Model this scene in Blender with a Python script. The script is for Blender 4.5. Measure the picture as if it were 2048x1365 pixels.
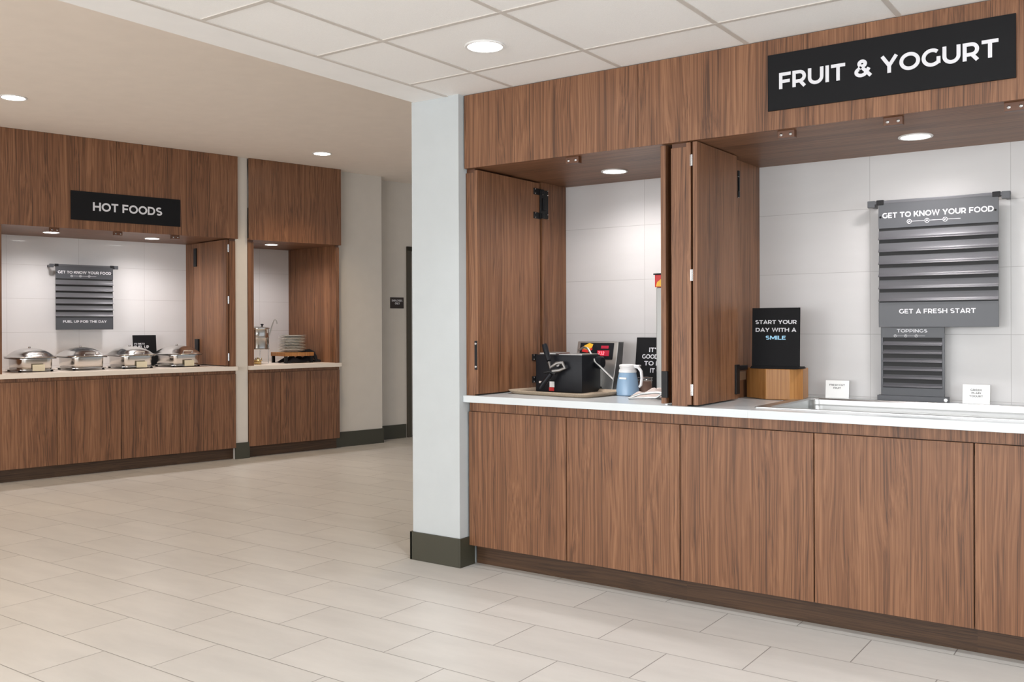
import bpy, bmesh, math, random
from math import sin, cos, pi
from mathutils import Vector, Matrix
random.seed(7)
C = bpy.context.scene.collection
for o in list(bpy.data.objects): bpy.data.objects.remove(o)

# ------------------------------------------------------------------ camera
YAW, PITCH, ROLL, FPX, CY = -0.6148, -0.0023, -0.0036, 1881.1, 654.55
cd = bpy.data.cameras.new('camera'); cam = bpy.data.objects.new('camera', cd); C.objects.link(cam)
fwd = Vector((sin(YAW)*cos(PITCH), cos(YAW)*cos(PITCH), sin(PITCH)))
rgt = Vector((cos(YAW), -sin(YAW), 0)); up = rgt.cross(fwd)
r2 = rgt*cos(ROLL)+up*sin(ROLL); u2 = -rgt*sin(ROLL)+up*cos(ROLL)
m = Matrix.Identity(4)
for i in range(3): m[i][0] = r2[i]; m[i][1] = u2[i]; m[i][2] = -fwd[i]
m[2][3] = 1.257
cam.matrix_world = m
cd.sensor_width = 36; cd.sensor_fit = 'HORIZONTAL'; cd.lens = FPX/2048*36; cd.shift_y = (CY-682.5)/2048
cd.clip_start = 0.05
bpy.context.scene.camera = cam

# ------------------------------------------------------------------ world, exposure, added fill
sc = bpy.context.scene
w = bpy.data.worlds.new('world'); sc.world = w; w.use_nodes = True
w.node_tree.nodes['Background'].inputs[0].default_value = (0.9, 0.95, 1, 1)
w.node_tree.nodes['Background'].inputs[1].default_value = 0.6
sc.view_settings.view_transform = 'Standard'; sc.view_settings.look = 'None'
sc.view_settings.gamma = 1; sc.view_settings.use_curve_mapping = False
sc.view_settings.exposure = 0.20
def area(name, loc, target, sx, sy, power, col):
    l = bpy.data.lights.new(name, 'AREA'); l.shape = 'RECTANGLE'; l.size = sx; l.size_y = sy; l.energy = power; l.color = col
    o = bpy.data.objects.new(name, l); C.objects.link(o); o.location = loc
    d = Vector(target)-Vector(loc); o.rotation_euler = d.to_track_quat('-Z', 'Y').to_euler()
    return o
# added overall fill: unseen area lights in the invented windows behind and at right
for i, x in enumerate((-6.6, -2.9, 0.3)):
    area('window_daylight', (x, -5.42, 1.45), (x, 0, 1.25), 2.2, 1.7, (110, 135, 135)[i], (.95, .97, 1))
area('window_daylight', (2.92, 0.6, 1.45), (-2, 1.2, 1.2), 2.6, 1.7, 110, (.93, .97, 1))

# ------------------------------------------------------------------ frames
UA = 0.2192; LROT = pi/2-UA            # the hot-food wall runs at an angle
def LW(x, y, z):                        # x along the wall, y = depth from the camera, z up
    return Vector((sin(UA)*x-cos(UA)*y, cos(UA)*x+sin(UA)*y, z))

# ------------------------------------------------------------------ materials
MATS = {}
def newmat(name):
    mt = bpy.data.materials.new(name); mt.use_nodes = True
    nt = mt.node_tree; b = nt.nodes['Principled BSDF']; MATS[name] = mt
    return mt, nt, b
def N(nt, t, **k):
    n = nt.nodes.new(t)
    for a, v in k.items(): setattr(n, a, v)
    return n
def lk(nt, a, b): nt.links.new(a, b)
def math_(nt, op, a, b=None, c=None):
    n = N(nt, 'ShaderNodeMath', operation=op)
    for i, v in enumerate((a, b, c)):
        if v is None: continue
        if isinstance(v, (int, float)): n.inputs[i].default_value = v
        else: lk(nt, v, n.inputs[i])
    return n.outputs[0]
def plain(name, col, rough=.5, metal=0, var=.04, vs=8, bump=0, bs=60, coat=0, emit=None, es=0, trans=0, alpha=None):
    mt, nt, b = newmat(name)
    tc = N(nt, 'ShaderNodeTexCoord'); no = N(nt, 'ShaderNodeTexNoise'); no.inputs['Scale'].default_value = vs
    no.inputs['Detail'].default_value = 3
    lk(nt, tc.outputs['Object'], no.inputs['Vector'])
    mx = N(nt, 'ShaderNodeMix', data_type='RGBA'); mx.inputs[6].default_value = (*[c*(1-var) for c in col], 1)
    mx.inputs[7].default_value = (*[min(1, c*(1+var)) for c in col], 1)
    lk(nt, no.outputs[0], mx.inputs[0]); lk(nt, mx.outputs[2], b.inputs['Base Color'])
    b.inputs['Roughness'].default_value = rough; b.inputs['Metallic'].default_value = metal
    b.inputs['Coat Weight'].default_value = coat
    b.inputs['Transmission Weight'].default_value = trans
    if emit: b.inputs['Emission Color'].default_value = (*emit, 1); b.inputs['Emission Strength'].default_value = es
    if bump:
        n2 = N(nt, 'ShaderNodeTexNoise'); n2.inputs['Scale'].default_value = bs; n2.inputs['Detail'].default_value = 4
        lk(nt, tc.outputs['Object'], n2.inputs['Vector'])
        bp = N(nt, 'ShaderNodeBump'); bp.inputs['Strength'].default_value = bump; bp.inputs['Distance'].default_value = .002
        lk(nt, n2.outputs[0], bp.inputs['Height']); lk(nt, bp.outputs[0], b.inputs['Normal'])
    return mt
def wood(name, axis='z', cols=((.070, .030, .014), (.162, .070, .032), (.268, .128, .064)), rough=.42, fine=1.0, spec=.4):
    mt, nt, b = newmat(name)
    tc = N(nt, 'ShaderNodeTexCoord'); oi = N(nt, 'ShaderNodeObjectInfo')
    add = N(nt, 'ShaderNodeVectorMath', operation='ADD'); mu = N(nt, 'ShaderNodeVectorMath', operation='SCALE')
    cb = N(nt, 'ShaderNodeCombineXYZ')
    for i in range(3): lk(nt, oi.outputs['Random'], cb.inputs[i])
    lk(nt, cb.outputs[0], mu.inputs[0]); mu.inputs['Scale'].default_value = 37
    lk(nt, tc.outputs['Object'], add.inputs[0]); lk(nt, mu.outputs[0], add.inputs[1])
    # low frequency warp gives the cathedral figure
    def mapped(sc_long, sc_cross, src):
        mp = N(nt, 'ShaderNodeVectorMath', operation='MULTIPLY')
        v = [sc_cross]*3; v['xyz'.index(axis)] = sc_long
        mp.inputs[1].default_value = v; lk(nt, src, mp.inputs[0]); return mp.outputs[0]
    wn = N(nt, 'ShaderNodeTexNoise'); wn.inputs['Scale'].default_value = 1; wn.inputs['Detail'].default_value = 2
    lk(nt, mapped(.9, 7, add.outputs[0]), wn.inputs['Vector'])
    w2 = N(nt, 'ShaderNodeVectorMath', operation='SCALE'); w2.inputs['Scale'].default_value = .10
    lk(nt, wn.outputs[1], w2.inputs[0])
    ad2 = N(nt, 'ShaderNodeVectorMath', operation='ADD'); lk(nt, add.outputs[0], ad2.inputs[0]); lk(nt, w2.outputs[0], ad2.inputs[1])
    n1 = N(nt, 'ShaderNodeTexNoise'); n1.inputs['Scale'].default_value = 1; n1.inputs['Detail'].default_value = 3; n1.inputs['Roughness'].default_value = .6
    lk(nt, mapped(.32, 112*fine, ad2.outputs[0]), n1.inputs['Vector'])
    n2 = N(nt, 'ShaderNodeTexNoise'); n2.inputs['Scale'].default_value = 1; n2.inputs['Detail'].default_value = 2
    lk(nt, mapped(1.2, 330*fine, add.outputs[0]), n2.inputs['Vector'])
    n3 = N(nt, 'ShaderNodeTexNoise'); n3.inputs['Scale'].default_value = 1; n3.inputs['Detail'].default_value = 1
    lk(nt, mapped(.3, 9, add.outputs[0]), n3.inputs['Vector'])
    f = math_(nt, 'MULTIPLY_ADD', n2.outputs[0], .36, math_(nt, 'MULTIPLY_ADD', n3.outputs[0], .24, math_(nt, 'MULTIPLY', n1.outputs[0], .62)))
    f = math_(nt, 'SUBTRACT', f, .11)
    cr = N(nt, 'ShaderNodeValToRGB'); e = cr.color_ramp.elements
    e[0].position = .36; e[0].color = (*cols[0], 1); e[1].position = .66; e[1].color = (*cols[2], 1)
    k = e.new(.48); k.color = (*cols[1], 1)
    lk(nt, f, cr.inputs[0]); lk(nt, cr.outputs[0], b.inputs['Base Color'])
    b.inputs['Roughness'].default_value = rough; b.inputs['Specular IOR Level'].default_value = spec
    bp = N(nt, 'ShaderNodeBump'); bp.inputs['Strength'].default_value = .12; bp.inputs['Distance'].default_value = .001
    lk(nt, f, bp.inputs['Height']); lk(nt, bp.outputs[0], b.inputs['Normal'])
    return mt
def tiles(name, w_, h_, x0, y0, stag, mort, base, mcol, rough, var=.05, ax=(0, 1), bump=.3, cloud=.06, cs=(2.2, 9), coat=0):
    mt, nt, b = newmat(name)
    tc = N(nt, 'ShaderNodeTexCoord'); sp = N(nt, 'ShaderNodeSeparateXYZ'); lk(nt, tc.outputs['Object'], sp.inputs[0])
    X, Y = sp.outputs[ax[0]], sp.outputs[ax[1]]
    ys = math_(nt, 'DIVIDE', math_(nt, 'SUBTRACT', Y, y0), h_)
    row = math_(nt, 'FLOOR', ys)
    xs = math_(nt, 'DIVIDE', math_(nt, 'SUBTRACT', X, x0), w_)
    xs = math_(nt, 'MULTIPLY_ADD', math_(nt, 'FLOORED_MODULO', row, 2), stag, xs)
    col = math_(nt, 'FLOOR', xs)
    fx = math_(nt, 'PINGPONG', xs, .5); fy = math_(nt, 'PINGPONG', ys, .5)
    dx = math_(nt, 'MULTIPLY', math_(nt, 'FRACT', xs), w_); dy = math_(nt, 'MULTIPLY', math_(nt, 'FRACT', ys), h_)
    dx = math_(nt, 'MINIMUM', dx, math_(nt, 'SUBTRACT', w_, dx)); dy = math_(nt, 'MINIMUM', dy, math_(nt, 'SUBTRACT', h_, dy))
    d = math_(nt, 'MINIMUM', dx, dy)
    msk = N(nt, 'ShaderNodeMapRange'); msk.inputs['From Min'].default_value = mort*.4; msk.inputs['From Max'].default_value = mort
    lk(nt, d, msk.inputs[0])
    cb = N(nt, 'ShaderNodeCombineXYZ'); lk(nt, col, cb.inputs[0]); lk(nt, row, cb.inputs[1])
    wn = N(nt, 'ShaderNodeTexWhiteNoise', noise_dimensions='3D'); lk(nt, cb.outputs[0], wn.inputs['Vector'])
    # cloudy streaks, shifted per tile
    mp = N(nt, 'ShaderNodeVectorMath', operation='MULTIPLY'); v = [cs[1]]*3; v[ax[0]] = cs[0]; mp.inputs[1].default_value = v
    lk(nt, tc.outputs['Object'], mp.inputs[0])
    sh = N(nt, 'ShaderNodeVectorMath', operation='MULTIPLY_ADD'); lk(nt, wn.outputs['Color'], sh.inputs[0]); sh.inputs[1].default_value = (9, 9, 9)
    lk(nt, mp.outputs[0], sh.inputs[2])
    n1 = N(nt, 'ShaderNodeTexNoise'); n1.inputs['Scale'].default_value = 1; n1.inputs['Detail'].default_value = 5; n1.inputs['Roughness'].default_value = .6
    lk(nt, sh.outputs[0], n1.inputs['Vector'])
    g = math_(nt, 'MULTIPLY_ADD', math_(nt, 'SUBTRACT', n1.outputs[0], .5), cloud*4, 1)
    g = math_(nt, 'MULTIPLY_ADD', math_(nt, 'SUBTRACT', wn.outputs['Value'], .5), var*2, g)
    sc1 = N(nt, 'ShaderNodeVectorMath', operation='SCALE'); sc1.inputs[0].default_value = base; lk(nt, g, sc1.inputs['Scale'])
    mx = N(nt, 'ShaderNodeMix', data_type='RGBA'); mx.inputs[6].default_value = (*mcol, 1)
    lk(nt, msk.outputs[0], mx.inputs[0]); lk(nt, sc1.outputs[0], mx.inputs[7]); lk(nt, mx.outputs[2], b.inputs['Base Color'])
    b.inputs['Roughness'].default_value = rough; b.inputs['Coat Weight'].default_value = coat; b.inputs['Coat Roughness'].default_value = .06
    bp = N(nt, 'ShaderNodeBump'); bp.inputs['Strength'].default_value = bump; bp.inputs['Distance'].default_value = .002
    hh = math_(nt, 'MULTIPLY_ADD', n1.outputs[0], .15, msk.outputs[0])
    lk(nt, hh, bp.inputs['Height']); lk(nt, bp.outputs[0], b.inputs['Normal'])
    return mt

W_V = wood('walnut_laminate')
W_H = wood('walnut_laminate_horizontal', 'x')
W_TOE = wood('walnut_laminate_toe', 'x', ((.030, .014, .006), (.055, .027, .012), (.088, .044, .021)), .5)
OAK = wood('amber_wood_block', 'z', ((.24, .10, .026), (.34, .15, .042), (.43, .21, .07)), .4, .7)
FLOOR = tiles('floor_tile', .6, .302, -.99, 2.36, .5, .0028, (.57, .553, .525), (.24, .225, .21), .36, .03, (0, 1), .25, .075, (2.2, 8))
CT = plain('ceiling_tile_face', (.88, .87, .855), .9, var=.05, vs=240, bump=.35, bs=380)
GRIDM = plain('ceiling_grid_metal', (.60, .56, .52), .6)
DRY = plain('drywall_white', (.86, .85, .84), .85, bump=.1, bs=240)
PAINT = plain('greige_wall_paint', (.62, .575, .52), .75, bump=.15, bs=300)
PILP = plain('pillar_wall_paint', (.48, .51, .52), .75, bump=.2, bs=300)  # same paint as the walls, cool cast of the lighting put into its colour
CEILL = plain('warm_ceiling_paint', (.86, .775, .70), .85, bump=.08, bs=240)
SPL_R = tiles('wall_tile_right', .61, .305, -1.215, .595, 0, .0016, (.55, .54, .535), (.37, .36, .35), .40, .01, (0, 2), .15, .02, (2, 12))
SPL_L = tiles('wall_tile_left', .61, .305, 2.29, .595, 0, .0018, (.70, .69, .69), (.52, .50, .49), .45, .01, (0, 2), .05, .012, (2, 12), coat=.35)
SPL_L.node_tree.nodes['Principled BSDF'].inputs['Coat Roughness'].default_value = .03
QTZ = plain('white_quartz', (.60, .635, .65), .22, var=.015)
QTZL = plain('cream_quartz', (.72, .64, .56), .3, var=.015)
BASE = plain('dark_olive_rubber_base', (.042, .040, .026), .5)
BLK = plain('black_sign_board', (.010, .010, .011), .55)
BLK.node_tree.nodes['Principled BSDF'].inputs['Specular IOR Level'].default_value = .12
BLKM = plain('black_metal', (.008, .008, .009), .42)
BLKM.node_tree.nodes['Principled BSDF'].inputs['Specular IOR Level'].default_value = .25
JOINT = plain('worn_grey_metal', (.26, .25, .24), .35, .8)
BLKP = plain('black_plastic', (.008, .009, .012), .4)
BLKP.node_tree.nodes['Principled BSDF'].inputs['Specular IOR Level'].default_value = .22
GREY = plain('charcoal_grey_board', (.062, .065, .073), .38)
SLAT = plain('grey_slat_metal', (.105, .105, .115), .42, .25)
DSLAT = plain('dark_slat_recess', (.010, .010, .011), .6)
LET = plain("pale_lettering", (.66, .66, .69), .5, emit=None)
BLUL = plain('light_blue_lettering', (.35, .66, .88), .5)
DKL = plain('dark_print', (.20, .20, .20), .6)
STEEL = plain('stainless_steel', (.62, .60, .575), .17, 1, var=.05, vs=20)
BRUSH = plain('brushed_steel', (.50, .505, .50), .36, 1, var=.05, vs=30)
CHROME = plain('chrome', (.50, .50, .50), .25, 1, var=.01)
BRASS = plain('brassy_metal', (.50, .38, .18), .25, 1)
WHT = plain('white_plastic', (.82, .83, .84), .35)
CARD = plain('cream_card', (.66, .60, .44), .6)
CARDW = plain('white_card', (.86, .87, .86), .5)
PORC = plain('white_porcelain', (.78, .77, .72), .15, coat=.3)
BLUE = plain('pale_blue_batter_plastic', (.27, .42, .60), .25, var=.03)
TRAY = plain('speckled_tan_fibreglass', (.42, .33, .24), .5, var=.35, vs=220)
CLOTH = plain('black_cloth', (.006, .006, .009), .9)
NAPK = plain('pinkish_white_cloth', (.72, .62, .58), .9)
GREYC = plain('dark_grey_cloth', (.10, .10, .10), .9)
BRN = plain('bronze_plastic_bracket', (.10, .038, .016), .35)
REDP = plain('red_print', (.62, .02, .02), .4)
YELP = plain('yellow_print', (.85, .48, .03), .4)
LED = plain('red_display_digits', (.8, .02, .03), .4, emit=(1, .10, .12), es=3.0)
LEDB = plain('red_display_window', (.25, .004, .02), .4, emit=(.6, .01, .05), es=.35)
DSGN = plain('dark_brown_sign', (.020, .009, .006), .5)
FRM = plain('dark_olive_door_frame', (.055, .045, .030), .5)
DOORP = plain('pale_grey_door', (.52, .50, .48), .5)
LENS = plain('lamp_lens', (.9, .9, .9), .5, emit=(1, .98, .95), es=14)
LENSW = plain('lamp_lens_warm', (.9, .9, .9), .5, emit=(1, .93, .82), es=12)
RINGM = plain('white_trim_ring', (.78, .77, .76), .45)
DISP = plain('satin_grey_metal_paint', (.42, .43, .42), .4, .2)
GLASS = plain('window_glass', (.9, .95, .97), .02, trans=1)

# ------------------------------------------------------------------ geometry helpers
class B:
    def __init__(s): s.bm = bmesh.new()
    def box(s, x0, x1, y0, y1, z0, z1, bev=0, M=None):
        r = bmesh.ops.create_cube(s.bm, size=1); vs = r['verts']
        for v in vs:
            v.co = Vector(((x0+x1)/2+v.co.x*(x1-x0), (y0+y1)/2+v.co.y*(y1-y0), (z0+z1)/2+v.co.z*(z1-z0)))
        if bev:
            es = list({e for v in vs for e in v.link_edges})
            rr = bmesh.ops.bevel(s.bm, geom=es, offset=bev, segments=2, affect='EDGES', profile=.6)
            vs = list({v for f in rr['faces'] for v in f.verts} | {v for v in vs if v.is_valid})
        if M is not None:
            for v in vs: v.co = M @ v.co
        return s
    def rings(s, rings, cap=True, closed=False, M=None):
        R = [[s.bm.verts.new(M @ Vector(p) if M is not None else Vector(p)) for p in r] for r in rings]
        n = len(R[0])
        pairs = list(zip(R, R[1:]))
        if closed: pairs.append((R[-1], R[0]))
        for a, b in pairs:
            for i in range(n):
                j = (i+1) % n
                s.bm.faces.new((a[i], a[j], b[j], b[i]))
        if cap and not closed:
            s.bm.faces.new(R[0][::-1]); s.bm.faces.new(R[-1])
        return s
    def lathe(s, prof, cx=0, cy=0, cz=0, n=32, M=None, cap=True):
        return s.rings([[(cx+r*cos(2*pi*i/n), cy+r*sin(2*pi*i/n), cz+z) for i in range(n)] for r, z in prof], cap, False, M)
    def tube(s, pts, r, n=10, M=None, closed=False):
        pts = [Vector(p) for p in pts]; rs = []
        rr = r if isinstance(r, (list, tuple)) else [r]*len(pts)
        nrm = None
        for i, p in enumerate(pts):
            a = pts[i-1] if i else (pts[-1] if closed else p); b = pts[(i+1) % len(pts)] if (i < len(pts)-1 or closed) else p
            t = (b-a).normalized()
            if nrm is None: nrm = t.cross(Vector((0, 0, 1)) if abs(t.z) < .9 else Vector((1, 0, 0))).normalized()
            nrm = (nrm-t*nrm.dot(t)).normalized(); bi = t.cross(nrm)
            rs.append([p+(nrm*cos(2*pi*k/n)+bi*sin(2*pi*k/n))*rr[i] for k in range(n)])
        return s.rings(rs, True, closed, M)
    def sloft(s, secs, n=40, M=None, cap=True):          # rounded-rectangle sections (z, half x, half y, exponent)
        R = []
        for z, a, b, e in secs:
            r = []
            for i in range(n):
                t = 2*pi*i/n; c_, s_ = cos(t), sin(t)
                r.append((a*math.copysign(abs(c_)**(2/e), c_), b*math.copysign(abs(s_)**(2/e), s_), z))
            R.append(r)
        return s.rings(R, cap, False, M)
    def prism(s, poly, a0, a1, plane='xz', M=None):       # polygon extruded along the third axis
        f = {'xz': lambda p, a: (p[0], a, p[1]), 'xy': lambda p, a: (p[0], p[1], a), 'yz': lambda p, a: (a, p[0], p[1])}[plane]
        return s.rings([[f(p, a0) for p in poly], [f(p, a1) for p in poly]], True, False, M)
def part(name, b, mat, parent=None, smooth=False, bevmod=0, origin=None):
    bm = b.bm
    org = Vector(origin) if origin is not None else (ORG.get(parent.name, Vector((0, 0, 0))) if parent else Vector((0, 0, 0)))
    for v in bm.verts: v.co -= org
    bmesh.ops.recalc_face_normals(bm, faces=bm.faces)
    me = bpy.data.meshes.new(name); bm.to_mesh(me); bm.free()
    me.materials.append(mat)
    o = bpy.data.objects.new(name, me); C.objects.link(o)
    if smooth:
        for p in me.polygons: p.use_smooth = True
        me.set_sharp_from_angle(angle=math.radians(smooth if smooth is not True else 40))
    if bevmod:
        md = o.modifiers.new('b', 'BEVEL'); md.width = bevmod; md.segments = 2; md.limit_method = 'ANGLE'
    if parent: o.parent = parent; ORG[o.name] = org
    return o
ORG = {}
def place(o, p, frame, rz=0):
    if frame == 'L': o.location = LW(*p); o.rotation_euler = (0, 0, LROT+rz)
    else: o.location = p; o.rotation_euler = (0, 0, rz)
def tag(o, label, cat, group=None):
    o['label'] = label; o['category'] = cat
    if group: o['group'] = group
    return o
def thing(name, label, cat, p, frame='R', group=None, rz=0, local=False):
    o = bpy.data.objects.new(name, None); C.objects.link(o); o.empty_display_size = .1
    place(o, p, frame, rz); tag(o, label, cat, group)
    ORG[o.name] = Vector((0, 0, 0)) if local else Vector(p)
    return o
def single(name, b, mat, label, cat, p, frame='R', group=None, rz=0, local=False, smooth=False, bevmod=0):
    o = part(name, b, mat, None, smooth, bevmod, None if local else p)
    place(o, p, frame, rz); tag(o, label, cat, group); ORG[o.name] = Vector((0, 0, 0)) if local else Vector(p)
    return o
def struct(name, b, mat, frame='R', smooth=False, kids=()):
    o = part(name, b, mat, None, smooth)
    if frame == 'L': o.rotation_euler = (0, 0, LROT)
    o['kind'] = 'structure'; ORG[o.name] = Vector((0, 0, 0)); return o
def dup(root, p, frame='R', rz=0, label=None, group=None):
    r = root.copy(); C.objects.link(r); place(r, p, frame, rz)
    if label: r['label'] = label
    if group: r['group'] = group
    for ch in list(root.children):
        c = ch.copy(); C.objects.link(c); c.parent = r
        for g in list(ch.children):
            d = g.copy(); C.objects.link(d); d.parent = c
    return r

# ------------------------------------------------------------------ stroke lettering (bold geometric capitals)
def arc(cx, cy, rx, ry, a0, a1, n=14):
    return [(cx+rx*cos(math.radians(a0+(a1-a0)*i/n)), cy+ry*sin(math.radians(a0+(a1-a0)*i/n))) for i in range(n+1)]
G = {
 'A': (.98, [[(.08, -.0), (.49, .93), (.90, 0)], [(.22, .27), (.76, .27)]]),
 'B': (.86, [[(.1, 0), (.1, 1)], [(.1, .9), (.45, .9)]+arc(.45, .71, .2, .19, 80, -80, 8)+[(.1, .52)], [(.45, .52)]+arc(.48, .31, .22, .21, 80, -80, 8)+[(.1, .1)]]),
 'C': (.92, [arc(.52, .5, .42, .40, 48, 312, 22)]),
 'D': (.96, [[(.1, 0), (.1, 1)], [(.1, .9)]+arc(.42, .5, .42, .40, 90, -90)+[(.1, .1)]]),
 'E': (.76, [[(.1, 0), (.1, 1)], [(.1, .9), (.7, .9)], [(.1, .5), (.64, .5)], [(.1, .1), (.72, .1)]]),
 'F': (.74, [[(.1, 0), (.1, 1)], [(.1, .9), (.72, .9)], [(.1, .46), (.66, .46)]]),
 'G': (1.0, [arc(.53, .5, .43, .41, 48, 312, 22)+[(.87, .20)], [(.88, .13), (.88, .52)]]),
 'H': (.96, [[(.1, 0), (.1, 1)], [(.84, 0), (.84, 1)], [(.1, .5), (.84, .5)]]),
 'I': (.26, [[(.12, 0), (.12, 1)]]),
 'J': (.62, [[(.1, .9), (.44, .9)], [(.44, 1), (.44, .35)]+arc(.26, .32, .18, .22, 0, -130, 8)]),
 'K': (.90, [[(.1, 0), (.1, 1)], [(.76, 1), (.12, .32)], [(.38, .58), (.82, 0)]]),
 'L': (.70, [[(.1, 0), (.1, 1)], [(.1, .1), (.68, .1)]]),
 'M': (1.14, [[(.1, 0), (.1, 1)], [(1.04, 0), (1.04, 1)], [(.14, .93), (.57, .25), (1.0, .93)]]),
 'N': (.98, [[(.1, 0), (.1, 1)], [(.86, 0), (.86, 1)], [(.13, .93), (.83, .07)]]),
 'O': (1.10, [arc(.55, .5, .45, .41, 0, 360, 32)]),
 'P': (.82, [[(.1, 0), (.1, 1)], [(.1, .9)]+arc(.42, .62, .29, .28, 90, -90, 12)+[(.1, .34)]]),
 'R': (.86, [[(.1, 0), (.1, 1)], [(.1, .9)]+arc(.43, .62, .29, .28, 90, -90, 12)+[(.1, .34)], [(.46, .34), (.74, 0)]]),
 'S': (.82, [arc(.41, .71, .28, .20, 40, 262, 14)+arc(.41, .29, .30, .20, 82, -142, 14)]),
 'T': (.84, [[(.0, .9), (.82, .9)], [(.41, 0), (.41, .9)]]),
 'U': (.94, [[(.1, 1)]+arc(.46, .43, .36, .34, 180, 360)+[(.82, 1)]]),
 'V': (.94, [[(.08, 1), (.47, .09), (.86, 1)]]),
 'W': (1.40, [[(.08, 1), (.38, .08), (.69, .95), (1.0, .08), (1.30, 1)]]),
 'X': (.90, [[(.1, 0), (.8, 1)], [(.8, 0), (.1, 1)]]),
 'Y': (.92, [[(.06, 1), (.45, .42), (.84, 1)], [(.45, 0), (.45, .45)]]),
 '2': (.70, [arc(.35, .68, .24, .22, 150, -30, 10)+[(.12, .1)], [(.05, .1), (.65, .1)]]),
 '3': (.68, [arc(.33, .70, .22, .20, 140, -80, 10), arc(.33, .31, .25, .21, 80, -140, 10)]),
 "'": (.22, [[(.1, 1), (.1, .66)]]),
 '&': (.98, [[(.34, .66), (.92, .02)], arc(.44, .775, .17, .145, 0, 360, 20), arc(.38, .29, .28, .20, 118, 335, 16)+[(.82, .50)], [(.36, .62), (.25, .48)]]),
 ' ': (.34, []),
}
def strip(pts, hw):
    P = [Vector(p) for p in pts]; closed = (P[0]-P[-1]).length < 1e-5
    if closed: P = P[:-1]
    L_, R_ = [], []
    n = len(P)
    for i in range(n):
        if closed: a, b = P[i-1], P[(i+1) % n]; d1 = (P[i]-a).normalized(); d2 = (b-P[i]).normalized()
        else:
            d1 = (P[i]-P[i-1]).normalized() if i else (P[1]-P[0]).normalized()
            d2 = (P[i+1]-P[i]).normalized() if i < n-1 else d1
        n1 = Vector((-d1.y, d1.x)); n2 = Vector((-d2.y, d2.x)); mt = (n1+n2)
        mt = mt.normalized() if mt.length > 1e-4 else n1
        k = min(hw/max(.35, mt.dot(n1)), hw*1.9)
        L_.append(P[i]+mt*k); R_.append(P[i]-mt*k)
    return L_, R_, closed
def addstroke(b, pts, hw, X, th):                        # X maps (x,z) glyph plane -> 3D, th along -y
    L_, R_, closed = strip(pts, hw)
    sec = [[X(l, 0), X(l, th), X(r, th), X(r, 0)] for l, r in zip(L_, R_)]
    b.rings(sec, True, closed)
def text(b, s, x0, x1, z0, cap, y, th=.002, weight=.1, tilt=None, align='fit'):
    cnt = 0
    sp = .085
    wd = sum(G[c][0]+sp for c in s)-sp
    k = (x1-x0)/wd if align == 'fit' else cap
    if align == 'centre': xs = (x0+x1)/2-wd*cap/2
    else: xs = x0
    yy = y
    cur = 0
    for ch in s:
        adv, strokes = G[ch]
        for st in strokes:
            cnt = (cnt+1) % 3
            def X(p, d, cur=cur, e=1+.06*cnt):      # strokes stand a hair apart in depth, as overlapping cut letters
                q = Vector((xs+(cur+p[0])*k, yy-d*e, z0+p[1]*cap))
                return tilt @ q if tilt is not None else q
            # keep stroke width uniform in real units
            addstroke(b, st, weight, X, th)
        cur += adv+sp
    return b
def icons(b, xc, z, wdt, y, s=1.0):
    for i in range(3):
        x = xc-wdt/2+i*wdt*.36
        addstroke(b, [(x+.0095*s*cos(t*pi/8), z+.0095*s*sin(t*pi/8)) for t in range(17)], .0011*s, lambda p, d: Vector((p.x, y-d, p.y)), .0015)
        addstroke(b, [(x-.004*s, z-.004*s), (x, z+.003*s), (x+.004*s, z-.002*s)], .0014*s, lambda p, d: Vector((p.x, y-d, p.y)), .0015)
        addstroke(b, [(x+.0125*s, z), (x+wdt*.36-.0125*s, z)], .001*s, lambda p, d: Vector((p.x, y-d, p.y)), .0015)

# ================================================================== SETTING
struct('floor', B().box(-15, 3.05, -5.6, 12, -.1, 0), FLOOR)
# dropped tile ceiling over the fruit & yogurt side
b = B().box(-3.11, 3.05, -5.6, 4.8, 2.452, 2.50)
struct('ceiling', b, CT)
b = B()
for k in range(12):
    x = -2.716+.6135*k-.6135
    if x > -3.0 and x < 3.0: b.box(x-.011, x+.011, -5.6, 3.855, 2.4495, 2.455)
y = 3.524
while y > -5.5: b.box(-3.11, 3.0, y-.011, y+.011, 2.4490, 2.455); y -= .61
b.box(-3.118, -3.098, -5.6, 3.84, 2.4485, 2.455)
struct('trim_1', b, GRIDM)
b = B().box(-3.335, -3.11, -5.6, 4.8, 2.45, 2.86)
struct('wall_bulkhead', b, DRY)
struct('ceiling_left', B().box(-15, -3.335, -5.6, 12, 2.85, 2.95), CEILL)
# pillar beside the station and the wall running back from it
struct('wall_pillar', B().box(-3.35, -3.03, 3.817, 5.2, 0, 2.86), PILP)
b = B().box(-3.362, -3.03, 3.805, 3.817, 0, .150, .002).box(-3.03, -3.018, 3.805, 3.93, 0, .150, .002).box(-3.362, -3.35, 3.805, 5.2, 0, .15)
struct('baseboard_pillar', b, BASE)
struct('wall_right_alcove', B().box(-3.03, 3.05, 4.74, 4.84, 0, 2.5), SPL_R)
# room behind and beside the camera
b = B()
xs = [-15, -7.7, -5.5, -4.0, -1.8, -.8, 1.4, 3.05]
b.box(-15, 3.05, -5.6, -5.5, 0, .6); b.box(-15, 3.05, -5.6, -5.5, 2.3, 2.86)
for i in (0, 2, 4, 6): b.box(xs[i], xs[i+1], -5.6, -5.5, .6, 2.3)
struct('wall_back', b, PAINT)
b = B().box(3.0, 3.1, -5.6, -.7, 0, 2.86).box(3.0, 3.1, 1.9, 4.84, 0, 2.86).box(3.0, 3.1, -.7, 1.9, 0, .6).box(3.0, 3.1, -.7, 1.9, 2.3, 2.86)
struct('wall_right', b, PAINT)

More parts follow.
